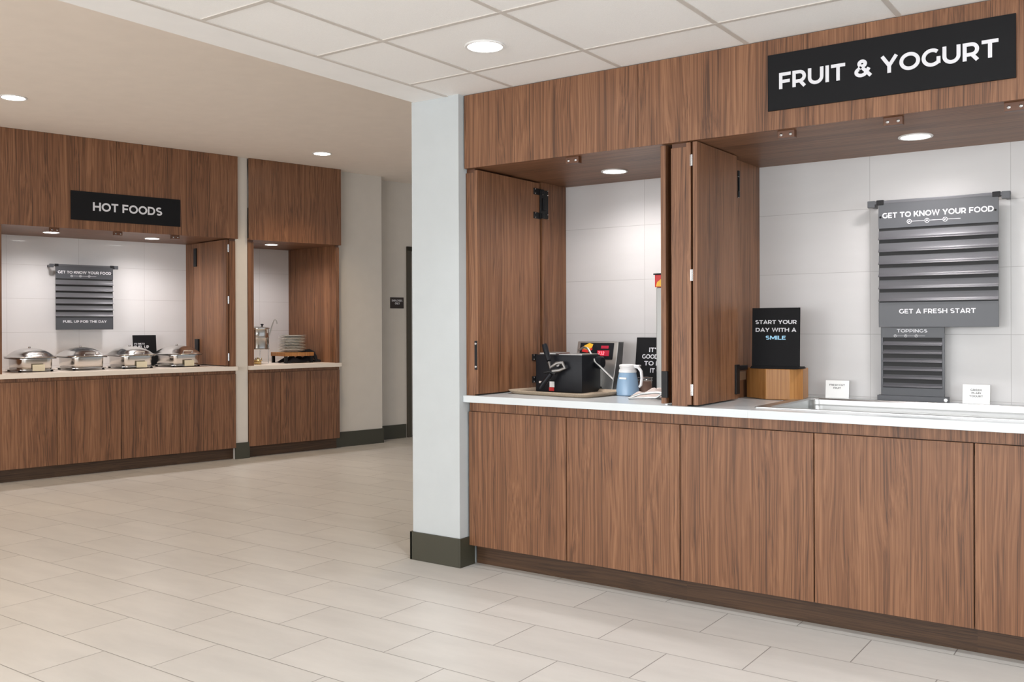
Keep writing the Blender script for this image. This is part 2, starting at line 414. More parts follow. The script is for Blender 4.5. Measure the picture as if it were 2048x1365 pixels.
# hot-food wall (frame L): plane at y = 8.33
Yw = 8.335
b = B()
b.box(-6, 2.0, Yw, 9.32, 0, 2.86)                     # left of station one (outside the view)
b.box(4.025, 4.148, Yw-.02, 9.32, 0, 2.86)             # narrow pier between the stations
b.box(5.155, 5.735, 8.395, 9.32, 0, 2.86)              # wall after station two
b.box(5.735, 6.235, 8.60, 9.32, 0, 2.86)               # set-back wall
b.box(6.235, 7.2, 8.60, 9.32, 2.11, 2.86)
b.box(7.2, 9.5, 8.60, 9.32, 0, 2.86)
struct('wall_left', b, PAINT, 'L')
struct('wall_left_alcove', B().box(1.9, 5.3, 9.2, 9.3, 0, 2.5), SPL_L, 'L')
b = B().box(4.013, 4.160, Yw-.034, Yw-.02, 0, .152, .002)
b.box(5.150, 5.747, 8.381, 8.395, 0, .155, .002).box(5.735, 5.747, 8.381, 8.60, 0, .155)
b.box(5.747, 6.19, 8.588, 8.60, 0, .152, .002)
struct('baseboard_left', b, BASE, 'L')
dr = struct('door_1', B().box(6.27, 7.17, 8.64, 8.68, .01, 2.09), DOORP, 'L')
b = B().box(6.205, 6.262, 8.58, 8.70, 0, 2.14).box(7.17, 7.22, 8.58, 8.70, 0, 2.14).box(6.205, 7.22, 8.58, 8.70, 2.09, 2.14)
part('door_frame', b, FRM, dr, bevmod=.003)
b = B().lathe([(.026, 0), (.026, .01), (.01, .012), (.01, .05)], 0, 0, 0, 20, Matrix.Translation((7.08, 8.64, 1.0)) @ Matrix.Rotation(pi/2, 4, 'X')).tube([(7.08, 8.59, 1.0), (6.97, 8.59, 1.0)], .009)
part('door_handle', b, BRUSH, dr, True)
# far end of the left room
struct('wall_far', B().box(-15, -3.35, 9.6, 9.7, 0, 2.86), PAINT)
# unseen windows behind and right of the camera, added to carry the fill
for i, (x0, x1) in enumerate(((-7.7, -5.5), (-4.0, -1.8), (-.8, 1.4))):
    b = B()
    for a, c_, d, e in ((x0, x1, .6, .65), (x0, x1, 2.25, 2.3), (x0, x0+.05, .6, 2.3), (x1-.05, x1, .6, 2.3), ((x0+x1)/2-.02, (x0+x1)/2+.02, .6, 2.3)):
        b.box(a, c_, -5.58, -5.53, d, e)
    wdw = struct('window_%d' % (i+1), b, FRM)
    part('pane', B().box(x0+.04, x1-.04, -5.557, -5.552, .64, 2.26), GLASS, wdw)
b = B()
for a, c_, d, e in ((-.7, 1.9, .6, .65), (-.7, 1.9, 2.25, 2.3), (-.7, -.65, .6, 2.3), (1.85, 1.9, .6, 2.3), (.58, .62, .6, 2.3)):
    b.box(3.03, 3.08, a, c_, d, e)
wdw = struct('window_4', b, FRM); part('pane', B().box(3.052, 3.057, -.66, 1.86, .64, 2.26), GLASS, wdw)

# ================================================================== BASE CABINETS + COUNTERS
def cabinet(frame, x0, xs, x1, yf, yback, label, group, zt=.855, gap=.0024, ct=None):
    p = (x0, yf, 0); t = thing('base_cabinet', label, 'cabinet', p, frame, group)
    part('carcass', B().box(x0+.001, x1-.001, yf+.022, yback, .105, ct or zt-.001), W_V, t)
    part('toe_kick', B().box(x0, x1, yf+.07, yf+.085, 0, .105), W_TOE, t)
    part('top_rail', B().box(x0, x1, yf+.012, yf+.0215, .808, zt-.001), W_V, t)
    ed = [x0]+xs+[x1]
    for a, c_ in zip(ed, ed[1:]):
        part('door', B().box(a+gap, c_-gap, yf, yf+.02, .108, .806, .0012), W_V, t)
    return t
cabinet('R', -3.02, [-2.42], -1.82, 3.88, 4.735, 'walnut two-door base cabinet under the waffle maker, next to the pillar', 'base cabinets under the white counter')
cabinet('R', -1.82, [-1.22], -.62, 3.88, 4.735, 'walnut two-door base cabinet below the left half of the cold well', 'base cabinets under the white counter', ct=.755)
cabinet('R', -.62, [-.02], .58, 3.88, 4.735, 'walnut base cabinet cut off by the right edge of the picture', 'base cabinets under the white counter', ct=.755)
cabinet('L', 1.40, [1.92], 2.44, 8.30, 9.195, 'walnut base cabinet at the far left below the leftmost chafing dish', 'base cabinets under the hot food counter')
cabinet('L', 2.44, [2.962], 3.482, 8.30, 9.195, 'walnut two-door base cabinet below the middle chafing dishes', 'base cabinets under the hot food counter')
cabinet('L', 3.482, [], 4.022, 8.30, 9.195, 'walnut single-door base cabinet left of the narrow pier', 'base cabinets under the hot food counter')
cabinet('L', 4.152, [4.486, 4.811], 5.152, 8.30, 9.195, 'walnut three-panel base cabinet under the plates and soup kettle', 'base cabinets under the hot food counter')
# worktops
b = B().box(-3.028, -1.49, 3.845, 4.739, .856, .891, .002)
b.box(-1.4905, 1.28, 3.845, 3.985, .856, .891, .002).box(-1.4905, 1.28, 4.61, 4.739, .856, .891, .002).box(1.27, 1.6, 3.845, 4.739, .856, .891, .002)
single('countertop', b, QTZ, 'long white quartz countertop of the fruit and yogurt station', 'countertop', (-3.0, 3.85, .856))
single('countertop', B().box(2.003, 4.022, 8.26, 9.199, .838, .876, .002), QTZL, 'cream countertop carrying the four chafing dishes', 'countertop', (2.0, 8.26, .838), 'L')
single('countertop', B().box(4.151, 5.152, 8.26, 9.199, .838, .876, .002), QTZL, 'short cream countertop with plates and soup kettle', 'countertop', (4.15, 8.26, .838), 'L')

# ================================================================== OVERHEAD FASCIAS
def stopper(b, x, y, z):
    b.box(x-.036, x+.036, y, y+.032, z-.032, z, .002)
def screw(x, y, z, parent, M=None):
    return part('screw', B().lathe([(.0065, 0), (.0065, .002), (.003, .0035)], 0, 0, 0, 10, Matrix.Translation((x, y, z)) @ Matrix.Rotation(pi/2, 4, 'X')), CHROME, parent)
def fascia(frame, edges, yf, yb, z0, z1, label, stops):
    t = thing('overhead_fascia', label, 'fascia', (edges[0], yf, z0), frame)
    for a, c_ in zip(edges, edges[1:]):
        part('fascia_panel', B().box(a+.0008, c_-.0008, yf, yf+.02, z0, z1, .0008), W_V, t)
    part('soffit', B().box(edges[0], edges[-1], yf+.0205, yb, z0, z0+.019), W_H, t)
    for x in stops:
        bb = B(); stopper(bb, x, yf+.03, z0); s = part('door_stop', bb, BRN, t)
        for q in (-.02, .02): screw(x+q, yf+.030, z0-.018, s)
    return t
fascia('R', [-3.022, -2.012, -1.002, .01, 1.02, 2.0], 3.855, 4.739, 2.07, 2.449, 'long walnut fascia and soffit above the fruit and yogurt station', [-2.385, -1.335, -.908, -.482])
fascia('L', [1.0, 2.92, 4.035], 8.275, 9.199, 2.075, 2.849, 'walnut fascia above the chafing dishes carrying the hot foods sign', [2.43, 2.945, 3.45])
fascia('L', [4.150, 5.160], 8.275, 9.199, 2.075, 2.849, 'short walnut fascia above the plates and soup kettle', [])
# wooden frame posts and alcove side panels
def post(frame, x0, x1, y0, y1, z0, z1, label):
    t = thing('frame_post', label, 'post', (x0, y0, z0), frame)
    part('post_body', B().box(x0, x1, y0, y1, z0, z1-.02, .001), W_V, t)
    part('top_cap', B().box(x0+.002, x1-.002, y0+.008, y1-.002, z1-.02, z1), BRN, t)
post('R', -3.029, -2.975, 3.876, 3.896, .891, 2.069, 'narrow walnut post beside the pillar, left end of fruit station')
post('R', -1.857, -1.782, 3.876, 3.896, .891, 2.069, 'walnut post between the two openings of the fruit station')
post('L', 3.962, 4.022, 8.305, 8.325, .876, 2.074, 'walnut post left of the cream pier, right end of hot food opening')
post('L', 4.152, 4.208, 8.305, 8.325, .876, 2.074, 'walnut post right of the cream pier, beside the soup kettle')
post('L', 5.112, 5.152, 8.305, 8.325, .876, 2.074, 'walnut post right of the stacked plates')
def side(frame, pts, z0, z1, label):
    b = B().prism(pts, z0, z1, 'xy')
    return single('alcove_side_panel', b, W_V, label, 'panel', (pts[0][0], pts[0][1], z0), frame)
side('R', [(-3.028, 3.897), (-2.995, 3.897), (-2.995, 4.478), (-2.952, 4.484), (-2.952, 4.738), (-3.028, 4.738)], .892, 2.069, 'walnut side panel behind the left folded door of the waffle opening')
side('R', [(-1.857, 3.897), (-1.800, 3.897), (-1.800, 4.372), (-1.770, 4.374), (-1.768, 4.738), (-1.857, 4.738)], .892, 2.069, 'walnut partition between waffle opening and fruit opening')
side('L', [(3.995, 8.326), (4.02, 8.326), (4.02, 9.198), (3.925, 9.198), (3.955, 9.0), (3.99, 9.0)], .877, 2.074, 'walnut side panel behind the folded door of the hot food opening')
side('L', [(5.118, 8.326), (5.150, 8.326), (5.150, 9.198), (5.070, 9.198)], .877, 2.074, 'walnut side panel right of the stacked plates')
side('L', [(4.153, 8.326), (4.180, 8.326), (4.180, 9.198), (4.153, 9.198)], .877, 2.074, 'walnut side panel left of the soup kettle')
side('L', [(2.00, 8.31), (2.032, 8.31), (2.032, 9.198), (2.00, 9.198)], .877, 2.074, 'walnut side panel at the left edge of the picture by the first chafing dish')

# folding doors
def knuckle(b, x, y, z, h=.050):
    b.lathe([(.0048, -h/2), (.0048, h/2)], x, y+.006, z, 10)
    b.box(x-.008, x+.008, y+.006, y+.0085, z-h/2, z+h/2)
def pivot_hinge(t, x, y0, y1, z0, z1, s=1):
    b = B()
    zm = (z0+z1)/2; ym = (y0+y1)/2
    b.box(x, x+.010*s, ym-.01, y1, z0+.012, z1-.012, .002)
    b.box(x, x+.018*s, ym+.012, y1-.012, zm-.035, zm+.035, .003)
    for zz in (z0+.025, z1-.025):
        b.box(x, x+.006*s, y0, ym+.004, zz-.018, zz+.018, .002)
        b.box(x, x+.022*s, ym-.008, ym+.01, zz-.014, zz+.014, .002)
    h = part('pivot_hinge', b, BLKM, t)
    for zz in (z0+.013, z0+.037, z1-.013, z1-.037):
        for yy in (y0+.008, ym+.006, y1-.012):
            part('screw', B().lathe([(.0045, 0), (.0045, .004), (.002, .006)], 0, 0, 0, 8, Matrix.Translation((x+(.010 if yy > ym else .006)*s, yy, zz)) @ Matrix.Rotation(pi/2*s, 4, 'Y')), CHROME, h)
# left leaf of the waffle opening
t = thing('folding_door', 'folded-back walnut door with black pull on left of the waffle opening', 'door', (-2.97, 3.875, .9), 'R', 'folding doors')
part('door_leaf', B().box(-2.972, -2.950, 3.872, 4.455, .898, 2.060, .001), W_V, t)
b = B().box(-2.970, -2.954, 3.868, 3.874, 1.025, 1.175, .001); pl = part('pull', b, BLKM, t)
screw(-2.962, 3.868, 1.04, pl); screw(-2.962, 3.868, 1.16, pl)
pivot_hinge(t, -2.950, 4.39, 4.53, 1.85, 2.035)
pivot_hinge(t, -2.950, 4.37, 4.47, .925, 1.10)
# right leaf of the waffle opening
t = thing('folding_door', 'walnut door seen edge-on with black pull, right of the waffle opening', 'door', (-1.9, 3.875, .9), 'R', 'folding doors')
part('door_leaf', B().box(-1.907, -1.882, 3.872, 4.36, .898, 2.066, .001), W_V, t)
part('pull', B().box(-1.904, -1.874, 3.866, 3.880, .925, 1.045, .002), BLKM, t)
part('guide_pin', B().lathe([(.006, 0), (.006, .012)], -1.888, 3.885, .888, 10), WHT, t)
# bifold left of the fruit opening
t = thing('folding_door', 'double-leaf walnut door with steel hinges, left of the fruit opening', 'door', (-1.75, 3.875, .9), 'R', 'folding doors')
part('door_leaf', B().box(-1.780, -1.759, 3.870, 4.33, .898, 2.066, .001), W_V, t)
part('door_leaf', B().box(-1.7475, -1.727, 3.866, 4.335, .898, 2.066, .001), W_V, t)
for z in (1.985, 1.475, .965):
    b = B(); knuckle(b, -1.7532, 3.862, z); part('hinge', b, CHROME, t, True)
pivot_hinge(t, -1.745, 4.325, 4.375, 1.86, 2.01)
b = B().box(-1.745, -1.718, 4.292, 4.337, .920, 1.062, .002).box(-1.745, -1.722, 4.31, 4.45, 1.032, 1.055, .002)
part('pivot_bracket', b, BLKM, t)
part('bracket_arm', B().box(-1.742, -1.724, 4.33, 4.43, .985, 1.028, .002), BRUSH, t)
# bifold on the hot-food opening
t = thing('folding_door', 'double-leaf walnut door folded back at right of the hot food opening', 'door', (3.95, 8.3, .88), 'L', 'folding doors')
dM = Matrix.Translation((3.93, 8.31, 0)) @ Matrix.Rotation(math.radians(1.5), 4, 'Z')
part('door_leaf', B().box(0, .02, 0, .67, .884, 2.066, .001, M=dM), W_V, t)
part('door_leaf', B().box(.026, .03, 0, .62, .884, 2.066, M=dM), W_V, t)
for z in (1.985, 1.50, .965):
    b = B(); knuckle(b, 3.953, 8.302, z, .07); part('hinge', b, CHROME, t, True)
part('pivot_hinge', B().box(-.012, .0, .60, .655, 1.84, 2.02, .002, M=dM), BLKM, t)
part('pivot_hinge', B().box(-.02, .0, .55, .62, 1.00, 1.13, .004, M=dM).box(-.03, -.005, .60, .68, .94, 1.02, .004, M=dM), BLKM, t)

# ================================================================== SIGNS
def sign(frame, x0, x1, y, z0, z1, txt, tx0, tx1, tz, cap, label):
    t = thing('sign_board', label, 'sign', (x0, y, z0), frame)
    p_ = part('board', B().box(x0, x1, y-.010, y, z0, z1, .001), BLK, t)
    part('lettering', text(B(), txt, tx0, tx1, tz, cap, y-.0101, .003), LET, t)
sign('R', -1.398, -.473, 3.855, 2.149, 2.383, 'FRUIT & YOGURT', -1.348, -.528, 2.234, .067, 'large black sign reading FRUIT & YOGURT on the fascia')
sign('L', 2.546, 3.478, 8.275, 2.150, 2.393, 'HOT FOODS', 2.722, 3.312, 2.236, .071, 'black sign reading HOT FOODS on the left fascia')
# staff sign beside the far door
t = thing('sign_plate', 'small dark brown EMPLOYEES ONLY plate on the set-back wall', 'sign', (5.99, 8.60, 1.44), 'L')
part('plate', B().box(5.985, 6.165, 8.594, 8.60, 1.445, 1.567, .001), DSGN, t)
part('lettering', text(B(), 'EMPLOYEES', 6.005, 6.145, 1.520, .022, 8.5939, .001), LET, t); part('lettering', text(B(), 'ONLY', 6.045, 6.110, 1.489, .022, 8.5939, .001), LET, t)

def menu_board(frame, x0, x1, yf, z0, z1, zh, zf, title, foot, label, wall, nslat=6, side_=0, rail=True, group=None, icon=True, tfit=.93, ffit=.66):
    t = thing('menu_board', label, 'sign', (x0, yf, z0), frame, group)
    part('backing', B().box(x0+.002, x1-.002, yf+.006, yf+.012, z0, z1), GREY, t)
    h = part('header_panel', B().box(x0, x1, yf-.004, yf+.006, zh, z1, .001), GREY, t)
    w_ = x1-x0
    cap = (z1-zh)*(.21 if nslat == 6 and rail else .32)
    xm = (x0+x1)/2
    part('lettering', text(B(), title, xm-w_*tfit/2, xm+w_*tfit/2, zh+(z1-zh)*(.40 if rail else .5), cap, yf-.0041, .001), LET, h)
    b = B(); icons(b, xm-.01, zh+(z1-zh)*(.22 if rail else .18), w_*(.42 if rail else .46), yf-.0041, 1.0 if rail else .62); part('icons', b, LET, h)
    if foot:
        f = part('footer_panel', B().box(x0, x1, yf-.004, yf+.006, z0, zf, .001), GREY, t)
        part('lettering', text(B(), foot, xm-w_*ffit/2, xm+w_*ffit/2, z0+(zf-z0)*.54, .022, yf-.0041, .001), LET, f)
    else:
        part('footer_panel', B().box(x0, x1, yf-.002, yf+.006, z0, zf, .001), GREY, t)
    part('slat_recess', B().box(x0+.001, x1-.001, yf+.003, yf+.0062, zf, zh), DSLAT, t)
    sh = (zh-zf)/nslat; xa, xb = x0+side_, x1-side_
    if side_:
        part('side_frame', B().box(x0, x0+side_, yf-.003, yf+.006, zf, zh), GREY, t); part('side_frame', B().box(x1-side_, x1, yf-.003, yf+.006, zf, zh), GREY, t)
    for i in range(nslat):
        zt = zh-sh*i-sh*(.45 if side_ else .20); zb = zh-sh*(i+1)+sh*.06
        prof = [(yf+.004, zt), (yf+.002, zt), (yf-.0005, zb+sh*.30), (yf-.004, zb+sh*.18), (yf-.0105, zb+sh*.10), (yf-.012, zb+sh*.04), (yf-.010, zb), (yf-.004, zb+sh*.08), (yf+.003, zb+sh*.1)]
        part('slat', B().prism(prof, xa, xb, 'yz'), SLAT, t, 50)
    if rail:
        part('rail', B().box(x0-.045, x1+.048, yf-.004, yf+.014, z1-.004, z1+.012, .002), SLAT, t)
        for x in (x0+.008, x1-.008):
            part('clip', B().box(x-.016, x+.016, yf-.010, yf+.016, z1-.008, z1+.015, .002), BLKM, t)
        for x, o_ in ((x0-.033, 1), (x1+.030, -1)):
            part('wall_bracket', B().box(x-.017, x+.017, yf-.006, yf+.016, z1-.018, z1+.014, .002).box(x-.008, x+.008, yf+.016, wall, z1-.014, z1+.006), GREY, t)
        for x in (x0+.010, x1-.012):
            part('rivet', B().lathe([(.005, 0), (.005, .003), (.002, .004)], 0, 0, 0, 10, Matrix.Translation((x, yf-.004, zh+(z1-zh)*.45)) @ Matrix.Rotation(pi/2, 4, 'X')), BLKM, t)
    return t
menu_board('R', -1.152, -.642, 4.65, 1.240, 1.826, 1.706, 1.357, 'GET TO KNOW YOUR FOOD', 'GET A FRESH START', 'grey slatted menu board reading GET A FRESH START on the tiled wall', 4.739, ffit=.64)
menu_board('L', 2.665, 3.172, 9.09, 1.228, 1.812, 1.694, 1.345, 'GET TO KNOW YOUR FOOD', 'FUEL UP FOR THE DAY', 'grey slatted menu board reading FUEL UP FOR THE DAY above the chafing dishes', 9.199, ffit=.76)
t = menu_board('R', -1.148, -.868, 4.672, .918, 1.2395, 1.190, .955, 'TOPPINGS', None, 'small grey slatted TOPPINGS board standing behind the cold well', 4.739, side_=.010, rail=False, tfit=.48)
part('stand_foot', B().box(-1.162, -.852, 4.655, 4.70, .8915, .918, .002), GREY, t)
part('foot_screw', B().lathe([(.008, 0), (.008, .006)], 0, 0, 0, 10, Matrix.Translation((-.860, 4.655, .905)) @ Matrix.Rotation(pi/2, 4, 'X')), CHROME, t)

# counter signs (tilted acrylic cards)
def card_sign(frame, xc, y, z, w_, h, tilt, lines, label, name='counter_sign', mat=BLK, rz=0, th=.004, base=True):
    t = thing(name, label, 'sign', (xc, y, z), frame, rz=rz, local=True)
    M = Matrix.Rotation(math.radians(-tilt), 4, 'X')
    p_ = part('board', B().box(-w_/2, w_/2, 0, th, 0, h, .001, M=M), mat, t)
    for (s, x0, x1, z0, cap, mm) in lines:
        part('lettering', text(B(), s, x0, x1, z0, cap, -.0001, .001, tilt=M), mm, p_)
    if base:
        part('foot', B().box(-w_/2, w_/2, -.01, .075, -.006, 0), mat, t)
    return t
card_sign('R', -1.578, 4.435, 1.052, .236, .283, 2, [('START YOUR', -.102, .102, .205, .019, LET), ('DAY WITH A', -.100, .100, .167, .019, LET), ('SMILE', -.050, .050, .129, .019, BLUL)], 'black sign reading START YOUR DAY WITH A SMILE on an orange wood block')
card_sign('R', -2.312, 4.61, .903, .25, .285, 8, [("IT'S A", -.045, .06, .205, .024, LET), ('GOOD DAY', -.085, .09, .168, .024, LET), ('TO MIX', -.070, .07, .131, .024, LET), ('IT UP', -.032, .05, .092, .024, LET)], 'black counter sign partly hidden behind the steel dispenser')
card_sign('L', 3.46, 9.05, .883, .225, .29, 6, [("IT'S TIME TO", -.100, .0, .198, .016, LET), ('FUEL UP', -.100, .040, .162, .027, LET)], 'black counter sign reading FUEL UP behind the chafing dishes')
# little white name cards
card_sign('R', -1.352, 4.66, .892, .112, .088, 5, [('FRESH CUT', -.037, .037, .062, .0085, DKL), ('FRUIT', -.018, .018, .047, .0085, DKL)], 'small white card left of the toppings board', 'name_card', CARDW, base=False)
card_sign('R', -.736, 4.66, .892, .112, .088, 5, [('GREEK', -.024, .024, .060, .0085, DKL), ('PLAIN', -.019, .019, .046, .0085, DKL), ('YOGURT', -.028, .028, .032, .0085, DKL)], 'small white yogurt card right of the toppings board', 'name_card', CARDW, base=False)

# ================================================================== DOWNLIGHTS
def downlight(p, frame, r, lens, power, col, label, group, ang=115, blend=.8, vis=True):
    t = thing('recessed_downlight', label, 'ceiling light', p, frame, group, local=True)
    part('trim_ring', B().lathe([(r, 0), (r*1.16, 0), (r*1.19, -.004), (r*1.14, -.007), (r*1.0, -.006), (r*.98, 0)], n=40, cap=False), RINGM, t, True)
    part('lens', B().lathe([(r*.99, -.001), (r*.99, -.0045)], n=40), lens, t)
    if not ang:
        l = bpy.data.lights.new('lamp', 'AREA'); l.shape = 'DISK'; l.size = r*1.9; l.energy = power; l.color = col
        o = bpy.data.objects.new('lamp', l); C.objects.link(o); o.parent = t; o.location = (0, 0, -.012)
        return t
    l = bpy.data.lights.new('lamp', 'SPOT'); l.energy = power; l.color = col; l.spot_size = math.radians(ang); l.spot_blend = blend; l.shadow_soft_size = r*.8
    o = bpy.data.objects.new('lamp', l); C.objects.link(o); o.parent = t; o.location = (0, 0, -.012)
    return t
COOL = (.97, .98, 1); WARM = (1, .76, .50); NEU = (1, .945, .935)
PN = 50
downlight((-2.414, 3.226, 2.452), 'R', .075, LENS, PN, COOL, 'round recessed downlight in the ceiling tile above the waffle opening', 'downlights in the tile ceiling')
for x, y in ((-.60, 3.226), (1.2, 3.226), (-2.414, .9), (-.60, .9), (1.2, .9), (-2.414, -1.5), (-.60, -1.5), (1.2, -1.5)):
    downlight((x, y, 2.452), 'R', .075, LENS, PN, COOL, 'round recessed downlight in the tile ceiling outside the picture', 'downlights in the tile ceiling')
PL = 66
downlight((1.83, 7.16, 2.85), 'L', .075, LENSW, PL, WARM, 'recessed downlight in the beige ceiling at the left edge of the picture', 'downlights in the beige ceiling')
downlight((4.55, 7.62, 2.85), 'L', .075, LENSW, PL, WARM, 'recessed downlight in the beige ceiling above the short plate station', 'downlights in the beige ceiling')
for x, y in ((-.9, 7.2), (-.9, 4.6), (1.0, 4.4), (4.6, 4.75), (-3, 5)):
    downlight((x, y, 2.85), 'L', .075, LENSW, PL, WARM, 'recessed downlight in the beige ceiling outside the picture', 'downlights in the beige ceiling')
PS = 32
for p, f, lb in (((-2.424, 4.377, 2.07), 'R', 'small soffit downlight over the waffle maker'), ((-.922, 4.344, 2.07), 'R', 'small soffit downlight over the cold well'),
                 ((2.516, 8.70, 2.075), 'L', 'soffit downlight above the two left chafing dishes'), ((3.40, 8.72, 2.075), 'L', 'soffit downlight above the two right chafing dishes'), ((4.56, 8.62, 2.075), 'L', 'soffit downlight above the soup kettle')):
    downlight(p, f, .060, LENS, PS if f == 'R' else PS*1.25, NEU, lb, 'soffit downlights', 158, 1.0)

# ================================================================== COLD WELL
t = thing('cold_well', 'drop-in stainless steel cold well in the white counter', 'serving well', (-1.505, 3.965, .891))
b = B()
def rimring(x0, x1, y0, y1, z, r, n=6):
    P = []
    for cx, cy, a in ((x1-r, y1-r, 0), (x0+r, y1-r, 90), (x0+r, y0+r, 180), (x1-r, y0+r, 270)):
        for i in range(n+1):
            A = math.radians(a+90*i/n); P.append((cx+r*cos(A), cy+r*sin(A), z))
    return P
X0, X1, Y0, Y1 = -1.507, 1.285, 3.962, 4.632
rr = [rimring(X0, X1, Y0, Y1, .8915, .012), rimring(X0, X1, Y0, Y1, .8955, .012), rimring(X0+.006, X1-.006, Y0+.006, Y1-.006, .8965, .012), rimring(X0+.050, X1-.050, Y0+.032, Y1-.028, .8950, .05),
      rimring(X0+.056, X1-.056, Y0+.038, Y1-.034, .888, .05), rimring(X0+.062, X1-.062, Y0+.044, Y1-.040, .79, .055), rimring(X0+.085, X1-.085, Y0+.065, Y1-.06, .760, .05)]
b.rings(rr, False)
b.bm.verts.ensure_lookup_table(); nv = len(rr[0]); b.bm.faces.new(b.bm.verts[-nv:])
part('well_basin', b, BRUSH, t, 30)
# the closing faces are the floor (top side) and underside; ledge strips inside
part('inner_ledge', B().box(X0+.07, X1-.07, Y0+.0445, Y0+.058, .862, .866).box(X0+.07, X1-.07, Y1-.055, Y1-.0405, .862, .866), BRUSH, t)
part('seam_lip', B().box(-.95, -.62, 4.004, 4.010, .8965, .8995, .001), BRUSH, t)

# ================================================================== WOOD BLOCK
poly = [(-1.750, 4.505), (-1.618, 4.410), (-1.505, 4.425), (-1.462, 4.49), (-1.485, 4.64), (-1.735, 4.65)]
single('wooden_riser', B().prism(poly, .893, 1.040, 'xy'), OAK, 'orange-brown faceted wooden block on the white counter under a black sign', 'display stand', (-1.6, 4.5, .892), bevmod=.003)
single('riser_pad', B().prism([(-1.725, 4.50), (-1.70, 4.425), (-1.475, 4.43), (-1.468, 4.55), (-1.72, 4.56)], 1.0405, 1.0455, 'xy'), BLK, 'thin black pad between the wooden block and its sign', 'pad', (-1.6, 4.5, 1.04))

# ================================================================== WAFFLE MAKER ON TRAY
t = single('serving_tray', B().sloft([(0, .255, .165, 9), (.005, .262, .172, 9), (.018, .275, .185, 9), (.021, .275, .185, 9), (.019, .268, .178, 9), (.007, .255, .165, 9)], 64), TRAY, 'speckled tan tray with rounded corners under the waffle maker', 'tray', (-2.628, 4.215, .8915), rz=math.radians(-7), local=True, smooth=True)
t = thing('waffle_maker', 'black boxy flip waffle maker with steel control panel and red digits', 'waffle maker', (-2.68, 4.32, .900))
bx0, bx1, by0, by1, bz0, bz1 = -2.815, -2.525, 4.205, 4.40,   .899, 1.096
part('base_housing', B().box(bx0, bx1, by0, by1, bz0, bz1, .006), BLKP, t, 35)
part('top_plate', B().box(bx0+.14, bx1-.005, by0+.01, by1-.01, bz1, bz1+.006, .002).box(bx0+.005, bx0+.11, by0+.03, by1-.02, bz1, bz1+.012, .004), BRUSH, t)
# control tower behind, leaning back
tw = part('control_tower', B().prism([(4.44, .905), (4.535, .905), (4.575, 1.163), (4.515, 1.163), (4.49, 1.06)], -2.735, -2.478, 'yz'), BRUSH, t, bevmod=.003)
def tM():   # face from (4.49,1.06) to (4.515,1.163)
    a = math.atan2(.025, .103); return Matrix.Translation((-2.602, 4.49, 1.06)) @ Matrix.Rotation(-a, 4, 'X')
TM = tM()
dp = part('display_panel', B().box(-.113, .098, -.004, 0, .006, .098, .001, M=TM), BLKP, t)
part('logo', B().prism([(-.095, .062), (-.085, .082), (-.055, .096), (-.030, .090), (-.035, .072), (-.060, .058)], -.0055, -.004, 'xz', TM), YELP, dp)
part('logo_underside', B().prism([(-.098, .048), (-.095, .061), (-.060, .057), (-.035, .071), (-.032, .060), (-.060, .042)], -.0055, -.004, 'xz', TM), REDP, dp)
part('display_window', B().box(.0, .075, -.0052, -.004, .024, .056, .001, M=TM).box(.022, .068, -.0052, -.004, .066, .082, M=TM), LEDB, dp)
part('display_digits', text(B(), '232', .006, .046, .030, .020, -.0053, .001, tilt=TM), LED, dp)
part('caption', B().box(-.002, .044, -.0052, -.004, .013, .0165, M=TM), LET, dp)
# flip mechanism: joint, two grips and a rear knob
part('pivot_joint', B().tube([(-2.695, 4.155, 1.062), (-2.685, 4.15, 1.030), (-2.655, 4.165, 1.055), (-2.622, 4.17, 1.058), (-2.610, 4.175, 1.030), (-2.640, 4.165, 1.018), (-2.675, 4.15, 1.012)], .0095).tube([(-2.650, 4.165, 1.05), (-2.650, 4.21, 1.05)], .013), JOINT, t, True)
part('handle', B().tube([(-2.732, 4.165, 1.153), (-2.725, 4.163, 1.135), (-2.697, 4.155, 1.068)], [.014, .016, .013]), BLKP, t, True)
part('handle', B().tube([(-2.678, 4.145, 1.000), (-2.720, 4.135, .945), (-2.735, 4.132, .920)], [.012, .016, .014]), BLKP, t, True)
part('latch', B().tube([(-2.715, 4.14, 1.005), (-2.685, 4.142, 1.012), (-2.655, 4.15, .998)], .008), BLKM, t, True)
part('knob', B().lathe([(.032, 0), (.034, .01), (.034, .03), (.028, .036)], 0, 0, 0, 20, Matrix.Translation((-2.524, 4.36, 1.055)) @ Matrix.Rotation(pi/2, 4, 'Y')), BLKP, t, True)
part('steel_pan', B().box(-2.60, -2.545, 4.40, 4.47, .92, 1.045, .006), BRUSH, t)
part('coil_lever', B().tube([(-2.64, 4.36, 1.118), (-2.60, 4.35, 1.135), (-2.57, 4.34, 1.13), (-2.545, 4.335, 1.10), (-2.52, 4.33, 1.06), (-2.41, 4.33, .97)], .006), BRUSH, t, True)
part('warning_label', B().box(-2.792, -2.762, 4.2035, 4.2055, .945, .955), NAPK, t)
part('warning_label', B().box(-2.725, -2.695, 4.2035, 4.2055, .925, .955), CARDW, t)
part('warning_label', B().box(-2.728, -2.697, 4.2030, 4.2050, .905, .924), REDP, t)

